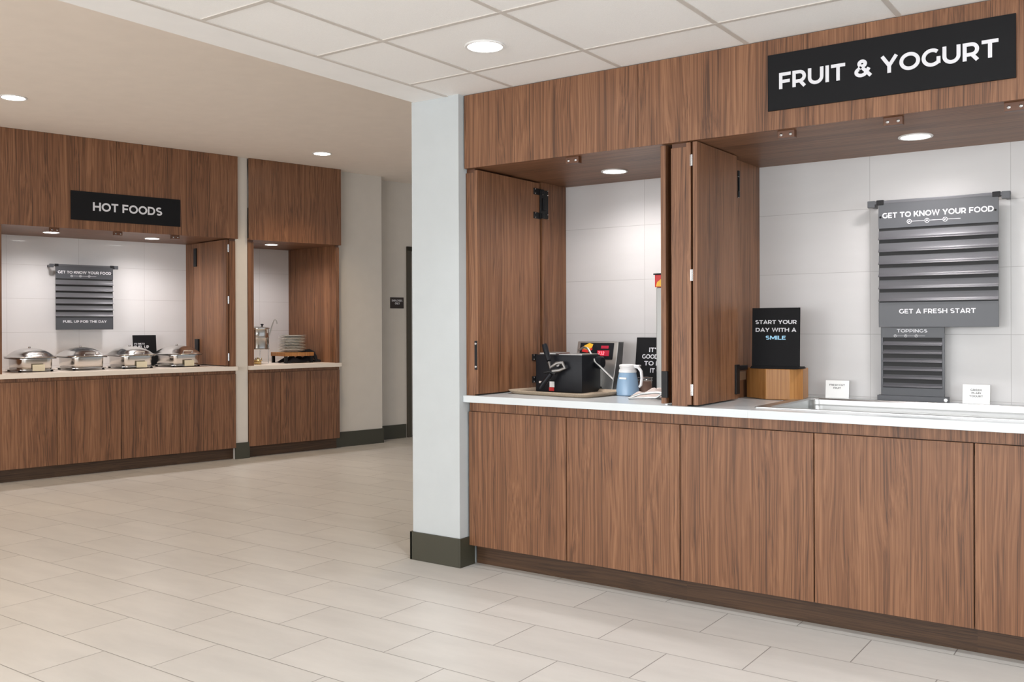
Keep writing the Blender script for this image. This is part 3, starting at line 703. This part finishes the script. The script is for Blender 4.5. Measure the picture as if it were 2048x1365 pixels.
# batter pitcher
t = thing('batter_pitcher', 'pale blue batter pitcher with white lid and curved handle', 'pitcher', (-2.308, 4.30, .892), local=True)
part('jug', B().lathe([(.056, 0), (.060, .004), (.059, .03), (.052, .08), (.044, .118)], n=36), BLUE, t, True)
part('lid', B().lathe([(.044, .118), (.046, .119), (.044, .133), (.040, .135), (.042, .148), (.044, .150), (.042, .158), (.030, .160)], n=36), WHT, t, True)
part('spout', B().box(.02, .072, -.012, .012, .150, .158, .002), WHT, t)
part('handle', B().tube([(.038, 0, .150), (.062, 0, .146), (.078, 0, .125), (.082, 0, .09), (.076, 0, .055), (.066, 0, .045)], [.008, .0085, .008, .008, .0075, .006]), WHT, t, True)
part('label', B().box(-.020, .020, -.0535, -.050, .085, .094), CARDW, t)

# steel dispenser with printed topper, mostly hidden by the door
t = thing('syrup_dispenser', 'tall steel dispenser with red and yellow topper half hidden behind the door edge', 'dispenser', (-2.10, 4.45, .892))
part('body', B().box(-2.195, -2.035, 4.40, 4.60, .915, 1.448, .006), DISP, t)
part('front_recess', B().box(-2.160, -2.07, 4.396, 4.401, 1.33, 1.43, .001).box(-2.160, -2.07, 4.396, 4.401, 1.10, 1.16, .001), BLKP, t)
tp = part('topper', B().box(-2.200, -2.03, 4.395, 4.605, 1.449, 1.513, .003), REDP, t)
part('topper_print', B().prism([(-2.192, 1.452), (-2.185, 1.475), (-2.16, 1.492), (-2.12, 1.496), (-2.09, 1.480), (-2.10, 1.452)], 4.392, 4.3955, 'xz'), YELP, tp)
part('topper_rim', B().box(-2.206, -2.024, 4.389, 4.611, 1.513, 1.520, .002), BLKP, t)
part('foot', B().box(-2.19, -2.04, 4.405, 4.595, .892, .915), BLKP, t)

# small wire basket with cloth and crumpled napkins
t = thing('wire_basket', 'small round wire basket behind the batter pitcher', 'basket', (-2.255, 4.385, .892), local=True)
for k, z in enumerate((.075, .088)):
    part('wire_ring', B().tube([(.042*cos(a*pi/12), .042*sin(a*pi/12), z) for a in range(24)], .0022, 6, closed=True), CHROME, t, True)
part('basket_lining', B().lathe([(.03, 0), (.038, .03), (.040, .07), (.036, .07), (.03, .004)], n=20), plain('brown_basket_lining', (.20, .12, .09), .8), t, True)
for q, v in ((.042, 0), (-.042, 0), (0, -.042)): part('wire_leg', B().tube([(q, v, .088), (q*.7, v*.7, 0)], .002, 6), CHROME, t, True)
def crumple(nx, ny, sx, sy, h, seed, fold=3):
    rnd = random.Random(seed); bm = bmesh.new(); ph = [rnd.uniform(0, 6.28) for _ in range(6)]
    V = []
    for i in range(nx+1):
        row = []
        for j in range(ny+1):
            u, v = i/nx, j/ny
            e = min(1, 4*min(u, 1-u)+.15)*min(1, 4*min(v, 1-v)+.15)
            z = h*(.45+.25*sin(fold*3.1*u+ph[0]+2*v)+.22*sin(fold*4.3*v+ph[1]+1.7*u)+.12*sin(13*u+9*v+ph[2]))*e+.003
            row.append(bm.verts.new((sx*(u-.5)+.02*sin(5*v+ph[3]), sy*(v-.5)+.02*sin(4*u+ph[4]), max(.001, z))))
        V.append(row)
    for i in range(nx):
        for j in range(ny): bm.faces.new((V[i][j], V[i+1][j], V[i+1][j+1], V[i][j+1]))
    r = bmesh.ops.extrude_face_region(bm, geom=bm.faces[:])
    for v in [g for g in r['geom'] if isinstance(g, bmesh.types.BMVert)]: v.co.z += .003
    b = B(); b.bm.free(); b.bm = bm; return b
single('crumpled_napkin', crumple(18, 14, .16, .13, .045, 3), NAPK, 'crumpled pinkish white napkin beside the batter pitcher', 'napkin', (-2.13, 4.25, .892), local=True, smooth=True)
single('serving_tongs', B().tube([(-.09, -.03, .006), (-.03, -.015, .028), (.04, 0, .036), (.08, .005, .034)], .006).tube([(-.09, -.028, .006), (-.02, -.03, .010), (.05, -.015, .012), (.08, .0, .034)], .006), BRUSH, 'pair of metal tongs lying by the door edge beside the pitcher', 'tongs', (-2.09, 4.10, .892), local=True, smooth=True)
single('folded_cloth', crumple(12, 10, .11, .08, .024, 9), GREYC, 'dark grey folded cloth beside the black door pull', 'cloth', (-2.00, 4.13, .892), local=True, smooth=True)

# ================================================================== CHAFING DISHES
def chafer(label, p, rz, cardx):
    t = thing('chafing_dish', label, 'chafing dish', p, 'L', 'chafing dishes on the hot food counter', rz, local=True)
    return fill_chafer(t, cardx)
def fill_chafer(t, cardx):
    part('base_tray', B().sloft([(.010, .15, .19, 5), (.016, .165, .20, 5), (.020, .165, .20, 5), (.024, .13, .17, 5)], 40), STEEL, t, 35)
    for sx in (-1, 1):
        for sy in (-1, 1):
            part('foot', B().lathe([(.011, 0), (.013, .004), (.008, .012)], sx*.125, sy*.165, 0, 12), BLKP, t, True)
    part('water_pan', B().sloft([(.022, .130, .180, 7), (.03, .134, .184, 7), (.112, .137, .187, 7)], 48), STEEL, t, 35)
    ld = part('lid', B().sloft([(.113, .172, .215, 4.5), (.119, .180, .222, 4.5), (.124, .178, .220, 4.5), (.130, .160, .203, 4), (.150, .142, .184, 3.6), (.172, .112, .150, 3.2), (.187, .076, .108, 2.8), (.195, .040, .060, 2.4), (.198, .012, .02, 2)], 56), STEEL, t, 50)
    part('lid_handle', B().tube([(-.045, -.195, .138), (-.045, -.205, .150), (.045, -.205, .150), (.045, -.195, .138)], .005, 8), CHROME, ld, True)
    part('vent_knob', B().lathe([(.012, .196), (.009, .201), (.009, .208), (.003, .211)], 0, .02, 0, 14), CHROME, ld, True)
    part('hinge', B().box(-.04, .04, .205, .228, .105, .135, .004), STEEL, t)
    part('lid_rim', B().sloft([(.108, .175, .217, 4.5), (.1125, .175, .217, 4.5)], 48), CHROME, t, 35)
    if cardx is not None:
        part('label_card', B().box(cardx-.048, cardx+.048, -.2065, -.204, .008, .062), CARD, t)
    return t
c1 = chafer('leftmost steel chafing dish, cream card low on its front', (2.345, 8.70, .877), 0, .01)
c2 = chafer('steel chafing dish second from left, below the menu board, no card', (2.765, 8.72, .877), math.radians(4), None)
c3 = chafer('third steel chafing dish from left, in front of the black FUEL UP sign', (3.195, 8.72, .877), math.radians(2), .02)
c4 = chafer('rightmost steel chafing dish nearest the folded door', (3.635, 8.72, .877), math.radians(5), .01)

# ================================================================== SOUP KETTLE, PLATES, RISER, CLOTH
t = thing('soup_kettle', 'round steel soup kettle on a wire stand beside the stacked plates', 'kettle', (4.442, 8.72, .877), 'L', local=True)
part('pot', B().lathe([(.118, .150), (.124, .156), (.126, .255), (.128, .258), (.128, .264), (.126, .267), (.126, .345), (.130, .350)], n=40), STEEL, t, True)
ld = part('lid', B().lathe([(.131, .350), (.131, .358), (.115, .366), (.06, .374), (.01, .376)], n=40), STEEL, t, True)
part('lid_knob', B().lathe([(.008, .374), (.008, .384), (.016, .388), (.016, .396), (.008, .400)], .05, -.03, 0, 16), BLKP, ld, True)
for a in (45, 135, 225, 315):
    x, y = .124*cos(math.radians(a)), .124*sin(math.radians(a))
    part('stand_leg', B().tube([(x, y, 0), (x, y, .20)], .0035, 8), CHROME, t, True)
part('stand_ring', B().tube([(.125*cos(a*pi/16), .125*sin(a*pi/16), .148) for a in range(32)], .005, 8, closed=True), CHROME, t, True)
single('ladle', B().tube([(.0, 0, .0), (.03, -.005, .10), (.045, -.005, .135), (.056, -.005, .160), (.068, -.005, .168), (.080, -.005, .158), (.090, -.005, .128)], .0065, 8), BRUSH, 'hooked steel ladle handle sticking up from the soup kettle', 'ladle', (4.442+.100, 8.645, 1.150), 'L', local=True, smooth=True)
t = thing('fuel_burner', 'small brassy burner under the soup kettle', 'burner', (4.375, 8.56, .877), 'L', local=True)
part('can', B().lathe([(.034, 0), (.036, .003), (.036, .03), (.030, .034)], n=24), BRASS, t, True)
part('collar', B().lathe([(.045, .034), (.046, .040), (.040, .046), (.012, .048), (.010, .066), (.004, .068)], n=24), BRASS, t, True)
for a in (0, 90, 180, 270):
    part('prong', B().tube([(.040*cos(math.radians(a)), .040*sin(math.radians(a)), .04), (.044*cos(math.radians(a)), .044*sin(math.radians(a)), .062)], .004, 6), BRASS, t, True)
t = thing('plate_riser', 'low wooden-topped riser carrying the stack of plates', 'riser', (4.835, 8.70, .877), 'L', local=True)
part('top_board', B().box(-.165, .165, -.15, .15, .070, .108, .003), OAK, t)
for sx in (-1, 1):
    for sy in (-1, 1):
        part('leg', B().box(sx*.145-.015, sx*.145+.015, sy*.13-.012, sy*.13+.012, 0, .070, .002), BLKM, t)
single('black_apron', crumple(26, 16, .38, .20, .068, 5, 4), CLOTH, 'black cloth bundled under and beside the plate riser', 'cloth', (4.872, 8.66, .878), 'L', local=True, smooth=True)
b = B().tube([(-.05, -.02, .112), (.0, -.02, .122), (.045, -.02, .120), (.085, -.03, .100), (.105, -.04, .06), (.115, -.05, .02), (.16, -.05, .014)], [.004, .012, .020, .022, .020, .018, .012], 10)
single('black_strap', b, CLOTH, 'black cloth strap draped over the right edge of the riser', 'cloth', (4.925, 8.62, .877), 'L', local=True, smooth=True)
pr = [(.070, 0), (.074, 0), (.080, .003), (.105, .006), (.138, .013), (.140, .0145), (.137, .0155), (.104, .009), (.078, .006), (.05, .0055)]
pz = .9885
NP = 11
p0 = None
for i in range(NP):
    dx, dy = random.uniform(-.002, .002), random.uniform(-.002, .002)
    z = .986+i*.0158
    lb = 'topmost white plate of the tall stack on the riser' if i == NP-1 else ('lowest white plate of the stack, on the wooden riser' if i == 0 else 'white round dinner plate within the tall stack on the riser')
    if p0 is None:
        p0 = single('dinner_plate', B().lathe(pr, n=44), PORC, lb, 'plate', (4.835, 8.70, z), 'L', 'stacked plates on the riser', local=True, smooth=True)
    else:
        dup(p0, (4.835+dx, 8.70+dy, z), 'L', 0, lb)
